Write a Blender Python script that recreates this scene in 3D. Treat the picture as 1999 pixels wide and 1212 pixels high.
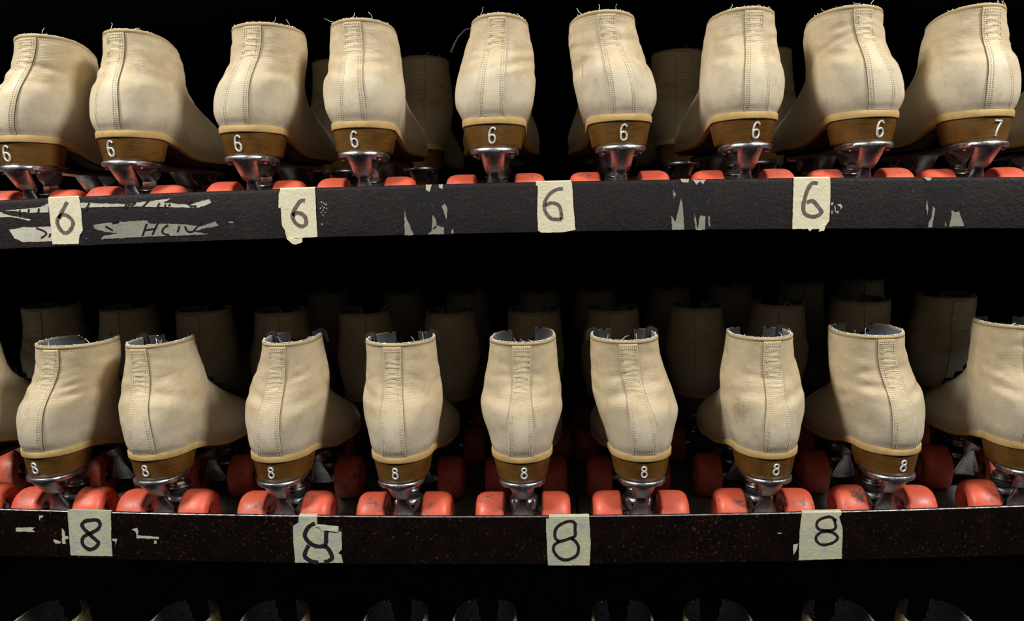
import bpy, bmesh, math, random
from mathutils import Vector, Matrix, noise
# ------------------------------------------------------------------ camera, world, lights, exposure
for o in list(bpy.data.objects): bpy.data.objects.remove(o)
sc = bpy.context.scene
COL = sc.collection
YAW, PITCH, ROLL, FPX = 0.0430804, 0.1167090, -0.0209440, 1600.0
CAMP = Vector((0, -.86, .360))
_f = Vector((-math.sin(YAW)*math.cos(PITCH), math.cos(YAW)*math.cos(PITCH), -math.sin(PITCH)))
_r = _f.cross(Vector((0, 0, 1))).normalized(); _u = _r.cross(_f)
_R = _r*math.cos(ROLL) + _u*math.sin(ROLL); _U = _u*math.cos(ROLL) - _r*math.sin(ROLL)
cd = bpy.data.cameras.new('camera'); cam = bpy.data.objects.new('camera', cd); COL.objects.link(cam)
cam.matrix_world = Matrix(((_R.x, _U.x, -_f.x, CAMP.x), (_R.y, _U.y, -_f.y, CAMP.y), (_R.z, _U.z, -_f.z, CAMP.z), (0, 0, 0, 1)))
cd.sensor_width = 36; cd.lens = FPX/1999*36; cd.clip_start = .01; cd.clip_end = 50
sc.camera = cam
w = bpy.data.worlds.new('world'); sc.world = w; w.use_nodes = True
w.node_tree.nodes['Background'].inputs[0].default_value = (.9, .95, 1, 1)
w.node_tree.nodes['Background'].inputs[1].default_value = .005
def area(name, loc, target, sx, sy, power, col):
    l = bpy.data.lights.new(name, 'AREA'); l.shape = 'RECTANGLE'; l.size = sx; l.size_y = sy; l.energy = power; l.color = col
    o = bpy.data.objects.new(name, l); COL.objects.link(o); o.location = loc
    o.rotation_euler = (Vector(target)-Vector(loc)).to_track_quat('-Z', 'Y').to_euler()
    return o
# the fluorescent ceiling fitting in front of the rack and an added weak fill for the room's bounce, set behind the camera
for sx in (-1, 1): area('ceiling_light', (sx*1.2, -.90, 1.56), (sx*.15, 0, .22), .35, .35, 33, (1, .98, .92))
area('room_fill', (0, -2.2, .75), (0, 0, .2), 1.6, .7, .7, (.95, .96, 1))
sc.view_settings.view_transform = 'Standard'; sc.view_settings.look = 'None'
sc.view_settings.gamma = 1; sc.view_settings.use_curve_mapping = False
sc.view_settings.exposure = 0.35
try: sc.cycles.max_bounces = 6; sc.cycles.diffuse_bounces = 2
except Exception: pass

def at(px, py, Y=0.0):
    d = _f + _R*((px-999.5)/FPX) - _U*((py-606)/FPX)
    return CAMP + d*((Y-CAMP.y)/d.y)
mm = .001
# ------------------------------------------------------------------ helpers
def lerp(a, b, t): return a+(b-a)*t
def sm(t): t = max(0., min(1., t)); return t*t*(3-2*t)
def interp(tab, x):
    if x <= tab[0][0]: return tab[0][1]
    for (a, b), (c, d) in zip(tab, tab[1:]):
        if x <= c: return b+(d-b)*(x-a)/(c-a)
    return tab[-1][1]
def sinterp(tab, x):                      # Catmull-Rom
    n = len(tab)
    if x <= tab[0][0]: return tab[0][1]
    if x >= tab[-1][0]: return tab[-1][1]
    for i in range(n-1):
        if x <= tab[i+1][0]:
            x0, y0 = tab[i]; x1, y1 = tab[i+1]
            xm, ym = tab[i-1] if i else (2*x0-x1, y0)
            xp, yp = tab[i+2] if i+2 < n else (2*x1-x0, y1)
            m0 = (y1-ym)/(x1-xm); m1 = (yp-y0)/(xp-x0); h = x1-x0; t = (x-x0)/h
            return (2*t**3-3*t*t+1)*y0+(t**3-2*t*t+t)*h*m0+(-2*t**3+3*t*t)*y1+(t**3-t*t)*h*m1
def mesh_of(name, verts, faces, mats, smooth=True, uvs=None, mi=None, scale=mm):
    me = bpy.data.meshes.new(name)
    me.from_pydata([(v[0]*scale, v[1]*scale, v[2]*scale) for v in verts], [], faces)
    for m in mats: me.materials.append(m)
    if uvs:
        ul = me.uv_layers.new(name='UVMap').data
        for p in me.polygons:
            for li in p.loop_indices: ul[li].uv = uvs[me.loops[li].vertex_index]
    if mi:
        for p, k in zip(me.polygons, mi): p.material_index = k
    if smooth:
        for p in me.polygons: p.use_smooth = True
    me.update(); return me
def fix(me):
    b = bmesh.new(); b.from_mesh(me); bmesh.ops.recalc_face_normals(b, faces=b.faces); b.to_mesh(me); b.free(); return me
def sharp(me, deg=35):
    b = bmesh.new(); b.from_mesh(me)
    for e in b.edges:
        if len(e.link_faces) == 2 and e.calc_face_angle(0) > math.radians(deg): e.smooth = False
    b.to_mesh(me); b.free(); return me
def put(name, me, parent=None, loc=(0, 0, 0), rot=(0, 0, 0)):
    o = bpy.data.objects.new(name, me); COL.objects.link(o); o.parent = parent; o.location = loc; o.rotation_euler = rot; return o
def empty(name, loc, rz=0, tilt=(0, 0)):
    o = bpy.data.objects.new(name, None); COL.objects.link(o); o.location = loc; o.rotation_euler = (tilt[0], tilt[1], rz); o.empty_display_size = .02; return o
def tag(o, label=None, cat=None, group=None, kind=None):
    if label: o['label'] = label
    if cat: o['category'] = cat
    if group: o['group'] = group
    if kind: o['kind'] = kind
    return o
class MB:
    def __init__(s): s.v = []; s.f = []; s.m = []
    def add(s, vs, fs, m=0):
        k = len(s.v); s.v += [tuple(v) for v in vs]; s.f += [tuple(i+k for i in f) for f in fs]; s.m += [m]*len(fs)
    def rings(s, rings, m=0, cap=True, closed=True):
        n = len(rings[0]); k = len(s.v)
        for r in rings: s.v += [tuple(p) for p in r]
        for i in range(len(rings)-1):
            for j in range(n if closed else n-1):
                a = k+i*n+j; b = k+i*n+(j+1) % n
                s.f.append((a, b, b+n, a+n)); s.m.append(m)
        if cap:
            s.f.append(tuple(k+j for j in reversed(range(n)))); s.m.append(m)
            e = k+(len(rings)-1)*n; s.f.append(tuple(e+j for j in range(n))); s.m.append(m)
    def tube(s, pts, r, n=6, m=0, cap=True, flat=1.0):
        pts = [Vector(p) for p in pts]; rr = []
        up = None
        for i, p in enumerate(pts):
            t = (pts[min(i+1, len(pts)-1)]-pts[max(i-1, 0)]).normalized()
            if up is None:
                up = Vector((0, 0, 1)) if abs(t.z) < .9 else Vector((0, 1, 0))
            a = t.cross(up)
            if a.length < 1e-4: a = t.orthogonal()
            a.normalize(); b = a.cross(t).normalized(); up = b
            ri = r(i/(len(pts)-1)) if callable(r) else r
            rr.append([p+a*ri*math.cos(2*math.pi*j/n)+b*ri*flat*math.sin(2*math.pi*j/n) for j in range(n)])
        s.rings(rr, m, cap)
    def cyl(s, c, ax, r, h, n=20, m=0, bev=0.):
        ax = Vector(ax).normalized(); a = ax.orthogonal().normalized(); b = ax.cross(a); c = Vector(c)
        prof = [(-h/2, r-bev), (-h/2+bev, r), (h/2-bev, r), (h/2, r-bev)] if bev else [(-h/2, r), (h/2, r)]
        s.rings([[c+ax*z+a*q*math.cos(2*math.pi*j/n)+b*q*math.sin(2*math.pi*j/n) for j in range(n)] for z, q in prof], m)
    def box(s, c, d, m=0):
        x, y, z = c; a, b, e = d[0]/2, d[1]/2, d[2]/2
        s.add([(x-a, y-b, z-e), (x+a, y-b, z-e), (x+a, y+b, z-e), (x-a, y+b, z-e), (x-a, y-b, z+e), (x+a, y-b, z+e), (x+a, y+b, z+e), (x-a, y+b, z+e)],
              [(0, 3, 2, 1), (4, 5, 6, 7), (0, 1, 5, 4), (1, 2, 6, 5), (2, 3, 7, 6), (3, 0, 4, 7)], m)
    def mesh(s, name, mats, smooth=True, ang=35, scale=mm):
        return sharp(fix(mesh_of(name, s.v, s.f, mats, smooth, mi=s.m, scale=scale)), ang)

# ------------------------------------------------------------------ materials
class NT:
    def __init__(s, name, rough=.5, metal=0., spec=.5, color=(.8, .8, .8)):
        s.m = bpy.data.materials.new(name); s.m.use_nodes = True; s.t = s.m.node_tree
        s.b = s.t.nodes['Principled BSDF']
        s.b.inputs['Base Color'].default_value = (*color, 1); s.b.inputs['Roughness'].default_value = rough
        s.b.inputs['Metallic'].default_value = metal; s.b.inputs['Specular IOR Level'].default_value = spec
    def n(s, t, **kw):
        x = s.t.nodes.new(t)
        for k, v in kw.items(): setattr(x, k, v)
        return x
    def l(s, a, b): s.t.links.new(a, b)
    def coord(s, kind='Object', scale=(1, 1, 1), rnd=False, loc=(0, 0, 0)):
        tc = s.n('ShaderNodeTexCoord'); mp = s.n('ShaderNodeMapping'); s.l(tc.outputs[kind], mp.inputs[0])
        mp.inputs['Scale'].default_value = scale; mp.inputs['Location'].default_value = loc
        if rnd:
            oi = s.n('ShaderNodeObjectInfo'); mu = s.n('ShaderNodeMath', operation='MULTIPLY'); mu.inputs[1].default_value = 37.
            s.l(oi.outputs['Random'], mu.inputs[0]); cb = s.n('ShaderNodeCombineXYZ'); s.l(mu.outputs[0], cb.inputs[0]); s.l(mu.outputs[0], cb.inputs[2])
            ad = s.n('ShaderNodeVectorMath', operation='ADD'); s.l(mp.outputs[0], ad.inputs[0]); s.l(cb.outputs[0], ad.inputs[1]); return ad.outputs[0]
        return mp.outputs[0]
    def noise(s, vec, scale, detail=3, rough=.5, dist=0.):
        x = s.n('ShaderNodeTexNoise'); s.l(vec, x.inputs['Vector']); x.inputs['Scale'].default_value = scale
        x.inputs['Detail'].default_value = detail; x.inputs['Roughness'].default_value = rough; x.inputs['Distortion'].default_value = dist
        return x.outputs['Fac']
    def ramp(s, fac, stops):
        r = s.n('ShaderNodeValToRGB'); s.l(fac, r.inputs[0]); e = r.color_ramp.elements
        while len(e) < len(stops): e.new(.5)
        for k, (p, c) in zip(e, stops):
            k.position = p; k.color = (*c, 1) if isinstance(c, tuple) else (c, c, c, 1)
        return r.outputs[0]
    def mix(s, fac, a, b, mode='MIX'):
        x = s.n('ShaderNodeMix', data_type='RGBA', blend_type=mode)
        for i, q in ((0, fac), (6, a), (7, b)):
            if isinstance(q, (int, float)): x.inputs[i].default_value = q
            elif isinstance(q, tuple): x.inputs[i].default_value = (*q, 1)
            else: s.l(q, x.inputs[i])
        return x.outputs[2]
    def math(s, op, a, b=None):
        x = s.n('ShaderNodeMath', operation=op)
        for i, q in enumerate((a, b)):
            if q is None: continue
            if isinstance(q, (int, float)): x.inputs[i].default_value = q
            else: s.l(q, x.inputs[i])
        return x.outputs[0]
    def bump(s, h, strength=.3, dist=.001, prev=None):
        x = s.n('ShaderNodeBump'); x.inputs['Strength'].default_value = strength; x.inputs['Distance'].default_value = dist
        s.l(h, x.inputs['Height'])
        if prev is not None: s.l(prev, x.inputs['Normal'])
        s.l(x.outputs[0], s.b.inputs['Normal']); return x.outputs[0]
    def col(s, c): s.l(c, s.b.inputs['Base Color'])
    def rgh(s, c): s.l(c, s.b.inputs['Roughness'])

def leather(name, strip=False, stain=()):
    k = NT(name, .50, 0, .35)
    uv = k.coord('UV', (1, 1, 1)); uvr = k.coord('UV', (1, 1, 1), True)
    sp = k.n('ShaderNodeSeparateXYZ'); k.l(uv, sp.inputs[0]); v = sp.outputs[1]
    big = k.noise(uvr, 3.2, 3, .55); med = k.noise(uvr, 9, 4, .6); fine = k.noise(uvr, 60, 3, .6)
    base = k.mix(k.ramp(k.math('ADD', v, k.math('MULTIPLY', big, .7)), [(.35+.3, (0, 0, 0)), (1.35/1.5, (1, 1, 1))]), (.60, .525, .395), (.545, .43, .265))
    base = k.mix(k.ramp(med, [(.35, 0.), (.75, .55)]), base, (.66, .56, .40))
    base = k.mix(k.ramp(k.noise(uvr, 5.5, 5, .7, .6), [(.52, 0.), (.76, .6)]), base, (.40, .30, .18))
    # scuffs and small dark flecks
    base = k.mix(k.ramp(k.noise(uvr, 34, 4, .75, 1.5), [(.70, 0.), (.78, .75)]), base, (.24, .17, .10))
    # grime worked into the leather along the welt
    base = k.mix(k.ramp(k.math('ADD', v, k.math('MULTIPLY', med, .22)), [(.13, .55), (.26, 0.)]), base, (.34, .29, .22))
    base = k.mix(k.ramp(fine, [(.3, .14), (.6, 0.)]), base, (.35, .28, .18))
    for (u0, v0, ru, rv, amt) in stain:
        mp = k.coord('UV', (1/ru, 1/rv, 0), False, (-u0/ru, -v0/rv, 0)); ln = k.n('ShaderNodeVectorMath', operation='LENGTH'); k.l(mp, ln.inputs[0])
        dd = k.math('ADD', ln.outputs['Value'], k.math('MULTIPLY', k.math('SUBTRACT', k.noise(uv, 22, 4, .7), .5), 2.2))
        base = k.mix(k.ramp(dd, [(.25, amt), (.95, 0.)]), base, (.25, .15, .06))
    k.col(base)
    k.rgh(k.ramp(med, [(.3, .42), (.7, .62)]))
    # fine horizontal flexing wrinkles round the ankle
    if strip:
        wv = k.coord('UV', (2.2, 15, 1), True); mask = k.ramp(v, [(.55, 0.), (.72, 1.), (.95, 1.), (1.1, .2)])
        st, ds = .9, .0011
    else:
        wv = k.coord('UV', (1.5, 12, 1), True); mask = k.math('MULTIPLY', k.ramp(v, [(.42, 0.), (.62, 1.), (.95, 1.), (1.1, .2)]), k.ramp(big, [(.40, .15), (.60, 1.)]))
        st, ds = .9, .0013
    wr = k.noise(wv, 2.6, 2, .55, .7)
    wr = k.math('ABSOLUTE', k.math('SUBTRACT', wr, .5)); wr = k.ramp(wr, [(0., 0.), (.16, 1.)])
    b1 = k.bump(k.math('MULTIPLY', wr, mask), st*(.34 if strip else .22), ds)
    b2 = k.bump(med, .2, .0022, b1)
    b3 = k.bump(k.noise(k.coord('UV', (1, 1, 1)), 190, 2, .6), .12, .0003, b2)
    return k.m
M = {}
M['leather'] = leather('cream_leather'); M['leather_stained'] = leather('cream_leather_stained', stain=[(-.40, .42, .16, .16, .5), (-.06, .20, .06, .08, .45)]); M['leather_scuffed'] = leather('cream_leather_scuffed', stain=[(-.44, .47, .018, .13, .8), (-.36, .60, .10, .05, .4)]); M['strip'] = leather('cream_leather_back_stay', True)
k = NT('stitch_thread', .8, 0, .2, (.80, .72, .53)); M['thread'] = k.m
M['rim'] = NT('rim_leather', .65, 0, .3, (.46, .34, .18)).m
M['raw'] = NT('raw_edge_groove_shade', .9, 0, .1, (.11, .07, .038)).m  # raw edge, darkened to carry the shade and dirt of the seam groove
M['hole'] = NT('stitch_hole_dark', .9, 0, .1, (.20, .135, .075)).m
M['fluff'] = NT('frayed_white_thread', .9, 0, .2, (.80, .79, .74)).m
k = NT('grey_felt_lining', .95, 0, .1); c = k.coord('Object'); k.col(k.ramp(k.noise(c, 900, 3, .7), [(.3, (.12, .13, .14)), (.7, (.30, .31, .32))])); k.bump(k.noise(c, 1500, 2), .5, .0006); M['lining'] = k.m
k = NT('black_lace', .75, 0, .3); c = k.coord('Object'); k.col(k.ramp(k.noise(c, 1600, 2), [(.4, (.012, .008, .012)), (.65, (.05, .04, .05))])); k.bump(k.noise(c, 1400, 2), .6, .0005); M['lace'] = k.m
M['tongue'] = NT('tongue_leather', .7, 0, .3, (.36, .29, .19)).m
k = NT('welt_tan', .62, 0, .3); c = k.coord('Object', (1, 1, 1), True); n1 = k.noise(c, 70, 4, .6); n2 = k.noise(c, 260, 3, .7)
cc = k.mix(k.ramp(n1, [(.3, 0.), (.7, 1.)]), (.56, .385, .165), (.46, .295, .11)); cc = k.mix(k.ramp(n2, [(.64, 0.), (.74, .7)]), cc, (.14, .08, .035)); k.col(cc); k.bump(n2, .25, .0006); M['welt'] = k.m
k = NT('stacked_heel_brown', .32, 0, .5); c = k.coord('Object', (1, 1, 1), True)
g = k.noise(k.coord('Object', (22, 22, 260), True), 3.2, 5, .7, .8); big = k.noise(c, 26, 3, .6)
cc = k.mix(k.ramp(g, [(.30, 0.), (.72, 1.)]), (.036, .017, .003), (.150, .062, .010)); cc = k.mix(k.ramp(big, [(.35, .0), (.75, .6)]), cc, (.20, .10, .018))
cc = k.mix(k.ramp(k.noise(c, 180, 4, .7, 2.), [(.68, 0.), (.76, .5)]), cc, (.50, .32, .14))
k.col(cc); k.rgh(k.ramp(big, [(.3, .28), (.7, .5)])); k.bump(g, .25, .0008); M['heel'] = k.m
M['sole'] = NT('sole_underside', .7, 0, .3, (.06, .032, .015)).m
k = NT('cast_aluminium', .34, 1, .5); c = k.coord('Object', (1, 1, 1), True); n1 = k.noise(c, 420, 3, .7); n2 = k.noise(c, 90, 3, .6)
k.col(k.ramp(n1, [(.32, (.30, .30, .32)), (.6, (.58, .58, .61))])); k.rgh(k.ramp(n2, [(.3, .26), (.7, .48)])); k.bump(n1, .35, .0007); M['alu'] = k.m
k = NT('chromed_steel', .2, 1, .5, (.55, .55, .53)); M['chrome'] = k.m
M['rubber'] = NT('black_rubber', .6, 0, .4, (.015, .015, .016)).m
M['dark'] = NT('dark_bearing_steel', .4, .8, .5, (.06, .06, .06)).m
k = NT('orange_urethane', .42, 0, .5); c = k.coord('Object', (1, 1, 1), True); n1 = k.noise(c, 45, 3, .55); n2 = k.noise(c, 130, 4, .7, 1.)
cc = k.mix(k.ramp(n1, [(.3, 0.), (.7, 1.)]), (.62, .085, .040), (.70, .135, .078)); cc = k.mix(k.ramp(k.math('ADD', k.math('MULTIPLY', n1, .5), k.math('MULTIPLY', n2, .5)), [(.56, 0.), (.62, .85)]), cc, (.13, .085, .085))
k.col(cc); k.rgh(k.ramp(n2, [(.3, .38), (.7, .55)])); k.b.inputs['Subsurface Weight'].default_value = .12; k.b.inputs['Subsurface Radius'].default_value = (.006, .002, .001); k.b.inputs['Subsurface Scale'].default_value = 1.; M['wheel'] = k.m
k = NT('nail_number_metal', .38, .35, .6, (.82, .82, .80)); c = k.coord('Object'); k.bump(k.noise(c, 700, 2), .5, .0008); k.col(k.ramp(k.noise(c, 520, 3, .7), [(.30, (.30, .29, .28)), (.46, (.84, .84, .82))])); M['num'] = k.m
def rail_mat(name, dark, chip, rust, amount, bumpd, rough=.42, spec=.5):
    k = NT(name, rough, 0, spec); c = k.coord('Object')
    f = k.noise(c, 330, 4, .65, .4); g = k.noise(c, 250, 5, .7, .5); h = k.noise(c, 9, 3, .6); h2 = k.noise(c, 40, 4, .65)
    cc = k.mix(k.ramp(h2, [(.35, 0.), (.7, 1.)]), dark, rust)
    cc = k.mix(k.ramp(k.math('ADD', g, k.math('MULTIPLY', h, amount*.35)), [(.66+.1*(1-amount), 0.), (.74+.1*(1-amount), .8)]), cc, chip)
    cc = k.mix(k.ramp(f, [(.66, 0.), (.74, .75)]), cc, (chip[0]*2.0, chip[1]*2.0, chip[2]*2.0))
    k.col(cc); k.rgh(k.ramp(g, [(.3, rough-.12), (.7, rough+.2)])); b = k.bump(g, .7, bumpd); k.bump(f, .6, bumpd*.6, b); return k.m
M['rail_t'] = rail_mat('flaking_black_paint_upper', (.0050, .0036, .0042), (.040, .027, .026), (.012, .0075, .0075), .6, .0013, .5, .2)
M['rail_b'] = rail_mat('flaking_black_paint_lower', (.0020, .0009, .0009), (.075, .038, .024), (.006, .0022, .0018), .58, .0005, .65, .06)
k = NT('worn_steel_edge', .4, .7, .5); c = k.coord('Object', (1, 4, 4)); n1 = k.noise(c, 160, 4, .7); k.col(k.ramp(n1, [(.36, (.05, .045, .045)), (.58, (.34, .32, .33))])); k.rgh(k.ramp(n1, [(.3, .55), (.7, .33)])); M['edge'] = k.m
k = NT('grey_galvanised_sheet', .6, 0, .35); c = k.coord('Object'); n1 = k.noise(c, 22, 5, .65, .5); n2 = k.noise(c, 300, 3, .6)
cc = k.ramp(n1, [(.3, (.12, .122, .11)), (.65, (.32, .32, .295))]); cc = k.mix(k.ramp(n2, [(.6, 0.), (.75, .5)]), cc, (.05, .05, .045)); k.col(cc); k.bump(n1, .3, .001); M['deck'] = k.m
M['black'] = NT('dull_black_paint', .85, 0, .2, (.006, .006, .006)).m
def paper(name, a, b, spot, rough=.7):
    k = NT(name, rough, 0, .4); c = k.coord('Object', (1, 1, 1), True); n1 = k.noise(c, 60, 4, .6); n2 = k.noise(c, 420, 4, .7); n3 = k.noise(c, 130, 4, .7, 1.2)
    cc = k.mix(k.ramp(n1, [(.35, 0.), (.68, 1.)]), a, b); cc = k.mix(k.ramp(n2, [(.60, 0.), (.74, .55)]), cc, spot)
    cc = k.mix(k.ramp(n3, [(.62, 0.), (.72, .5)]), cc, (spot[0]*1.4, spot[1]*1.4, spot[2]*1.3)); k.col(cc)
    bb = k.bump(n3, .6, .0012); k.bump(n2, .4, .0004, bb); return k.m
M['tape'] = paper('masking_tape_cream', (.60, .56, .38), (.66, .60, .44), (.36, .33, .24))
M['tape_old'] = paper('aged_tape_mottled', (.50, .48, .29), (.36, .38, .35), (.14, .14, .14), .45)
M['tape_torn'] = paper('torn_paper_residue', (.50, .48, .38), (.40, .38, .31), (.12, .11, .10))
k = NT('faded_marker_ink', .7, 0, .2); c = k.coord('Object'); k.col(k.ramp(k.noise(c, 260, 4, .7), [(.3, (.06, .045, .042)), (.8, (.20, .165, .14))])); M['ink'] = k.m
M['ink_dark'] = NT('black_marker_ink', .5, 0, .3, (.018, .011, .016)).m
k = NT('clear_tape_film', .18, 0, .6, (.03, .028, .032)); k.b.inputs['Alpha'].default_value = .30; k.b.inputs['Roughness'].default_value = .25; c = k.coord('Object', (1, 1, .4)); k.bump(k.noise(c, 160, 4, .7, 1.), .9, .002); M['film'] = k.m

# ------------------------------------------------------------------ boot geometry (millimetres; heel back at y=0, toe +y, deck z=0)
ZW = 114.                                  # top of the welt at the heel
YB = [(0, 4), (8, 1.2), (22, -1.2), (38, -1.2), (52, 1.5), (66, 6.5), (78, 10.5), (98, 11), (120, 9), (140, 8)]
HT = [(-20, 600), (50, 480), (72, 300), (88, 190), (95, 150), (101, 122), (108, 98), (120, 77), (140, 60), (165, 48), (195, 38), (225, 30), (250, 24), (264, 18), (272, 10), (276, .01)]
WS = [(0, 33.5), (8, 35.8), (20, 39.5), (34, 43), (48, 45), (62, 45.2), (76, 43.6), (92, 41), (108, 39), (120, 37.5), (125, 37)]
WST = [(0, 33.5), (8, 37.5), (18, 42), (32, 43.8), (46, 43), (60, 41.2), (76, 40), (92, 39.2), (108, 37.5), (120, 35.5), (125, 35)]
WF = [(60, 34), (110, 33.5), (150, 40), (185, 46.5), (215, 46.5), (245, 42), (276, 36)]
def drop(y): return -21*sm((y-40)/110.) + 4*sm((y-220)/55.)
class Boot:
    def __init__(s, seed=0, H=120., lean=0., creases=True, tw=1.0, bul=(0, 0), flare=0., rise=0., so=0.):
        s.rise = rise; s.so = so; s.H = H; s.k = H/120.; s.lean = lean; s.seed = seed; s.tw = tw; s.flare = flare; s.cache = {}; s.bul = bul
        R = random.Random(seed*7+3); s.cr = []
        if creases:
            for side in (-1, 1):
                s.cr.append((side, R.uniform(22, 45), R.uniform(56, 68), R.uniform(16, 30), R.uniform(-.25, .25), R.uniform(.8, 1.9), R.uniform(4, 6.5)))
                s.cr.append((side, R.uniform(15, 50), R.uniform(72, 88), R.uniform(12, 24), R.uniform(-.5, .3), R.uniform(.6, 1.5), R.uniform(2.5, 4)))
                s.cr.append((side, R.uniform(50, 80), R.uniform(52, 76), R.uniform(12, 26), R.uniform(-.6, .2), R.uniform(.6, 1.4), R.uniform(4, 7)))
                s.cr.append((side, R.uniform(15, 70), R.uniform(95, 108), R.uniform(12, 24), R.uniform(-.3, .3), R.uniform(.4, 1.0), R.uniform(3, 5)))
    def half(s, h):
        key = round(h, 2)
        if key in s.cache: return s.cache[key]
        hb = h/s.k if h > 40 else h
        if h > 40: hb = 40+(h-40)/(s.H-40)*80.
        yb = sinterp(YB, hb)
        lo, hi = 60., 276.
        for _ in range(30):
            m = (lo+hi)/2
            if interp(HT, m) > max(hb, .02): lo = m
            else: hi = m
        yf = lo; pts = []; N = 150; ws = sinterp(WST if s.H < 110 else WS, hb)
        if hb > 70: ws *= lerp(1, s.tw, sm((hb-70)/50))
        nexp = 2.4
        rb = lerp(lerp(43, 58, sm(hb/26)), 48, sm((hb-60)/60))
        for i in range(N+1):
            u = i/N; y = yb+(yf-yb)*(1-math.cos(math.pi*u))/2
            wm = lerp(ws, sinterp(WF, y)+3*sm(hb/12)*sm((y-60)/60), sm((y-55)/75.))
            q = min(1., hb/interp(HT, y)); wv = wm*max(0., 1-q**nexp)**(1/nexp)
            d = y-yb
            if d < rb: wv *= math.sqrt(max(0, 1-(1-d/rb)**2))
            d = 276-y; rf = 52
            if d < rf: wv *= math.sqrt(max(0, 1-(1-d/rf)**2))
            if i == 0 or i == N: wv = 0.
            pts.append((wv, y))
        L = [0.]
        for a, b in zip(pts, pts[1:]): L.append(L[-1]+math.hypot(b[0]-a[0], b[1]-a[1]))
        s.cache[key] = (pts, L); return pts, L
    def P(s, a, h, off=0., raw=False):
        """a = signed arc length from the back seam, h = height above the welt"""
        side = 1 if a >= 0 else -1; A = abs(a); pts, L = s.half(h)
        A = min(A, L[-1]-1e-6); lo, hi = 0, len(L)-1
        while hi-lo > 1:
            m = (lo+hi)//2
            if L[m] <= A: lo = m
            else: hi = m
        t = (A-L[lo])/max(1e-9, L[hi]-L[lo])
        def pt(i): return pts[max(0, min(len(pts)-1, i))]
        x = lerp(pt(lo)[0], pt(hi)[0], t); y = lerp(pt(lo)[1], pt(hi)[1], t)
        p0 = pt(lo-1) if lo else (-pt(2)[0], pt(2)[1]); p1 = pt(hi+1) if hi+1 < len(pts) else (-pt(-2+len(pts)-1)[0], pt(len(pts)-2)[1])
        tx, ty = p1[0]-p0[0], p1[1]-p0[1]; n = math.hypot(tx, ty) or 1; nx, ny = ty/n, -tx/n
        if A < .5: nx, ny = 0, -1
        if not raw: off += s.disp(side, A, h)
        x += nx*off; y += ny*off
        hn = h/s.H
        z = ZW+h+drop(y)*(1-sm(h/62.))
        z += (1.5+s.rise*max(0, min(1.2, y/95.))**2+s.flare*side*min(1, max(0, y-12)/60.))*sm((hn-.75)/.25)
        X = side*x
        X += s.lean*sm(hn)**1.15*(1-.5*sm((y-110)/80.))
        return (X, y, z)
    def disp(s, side, A, h):
        v = 0.
        hb = h if h < 40 else 40+(h-40)/(s.H-40)*80.
        for (sd, a0, h0, ln, sl, dp, wd) in s.cr:
            if sd != side: continue
            g = (A-a0)/ln
            if abs(g) > 3: continue
            e = math.exp(-g*g); q = hb-h0-sl*(A-a0)
            v += e*(-dp*math.exp(-(q/wd)**2)+.55*dp*math.exp(-((q+2.0*wd)/(1.3*wd))**2)+.3*dp*math.exp(-((q-2.0*wd)/(1.3*wd))**2))
        b = s.bul[0] if side < 0 else s.bul[1]
        if b: v += b*math.exp(-((hb-46)/20)**2)*math.exp(-((A-50)/35)**2)
        v += noise.noise(Vector((side*A/34., hb/26., s.seed*3.7)))*1.0*sm(A/20)*sm(h/15)
        v += noise.noise(Vector((side*A/13., hb/7., s.seed*5.1)))*.35*sm((hb-45)/20)*sm(A/14)
        return v
    def cols(s, h):
        L = s.half(h)[1][-1]; c = [2.4*i for i in range(26)]; a0 = c[-1]; n = 30
        if L < a0+20: return [L*i/(25+n) for i in range(26+n)]
        return c+[a0+(L-a0)*((i/n)**.9) for i in range(1, n+1)]
    def upper(s, mat='leather'):
        V = []; UV = []; F = []; hs = []; h = 0.
        while h < s.H-.01: hs.append(h); h += 2.4
        rows = [(h, 0.) for h in hs]+[(s.H-3.4, .0), (s.H-3.1, .6), (s.H-1.4, .8), (s.H-.3, .5), (s.H, -.2), (s.H-.3, -.9), (s.H-2.5, -1.3), (s.H-9, -1.5)]
        rows = [r for i, r in enumerate(rows) if not (r[1] == 0. and r[0] > s.H-4.6 and r[0] != s.H-3.4)]
        i0 = next(i for i, r in enumerate(rows) if r[1] == .6); MI = []
        n2 = 56; W = 2*n2-1
        for h, off in rows:
            hc = min(h, s.H); c = s.cols(hc)
            for j in range(-(n2-1), n2):
                a = c[abs(j)]*(1 if j >= 0 else -1); p = s.P(a, hc, off); V.append((p[0], p[1], p[2]+(h-hc))); UV.append((a/100., hc/100.))
        def cut(i, j):
            p = V[i*W+j]; q = V[i*W+j+1]
            g = 9+6*sm((rows[i][0]-60)/60.); return rows[i][0] > 58 and p[1] > 60 and (abs(p[0]-s.lean*.8) < g and abs(q[0]-s.lean*.8) < g)
        for i in range(len(rows)-1):
            for j in range(W-1):
                if cut(i, j): continue
                a = i*W+j; F.append((a, a+1, a+W+1, a+W)); MI.append(1 if i >= i0-1 else 0)
            if rows[i][0] < 58 : a = i*W+W-1; F.append((a, i*W, (i+1)*W, a+W)); MI.append(0)
        return mesh_of('upper', V, F, [M[mat], M['rim']], True, UV, MI)
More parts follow.
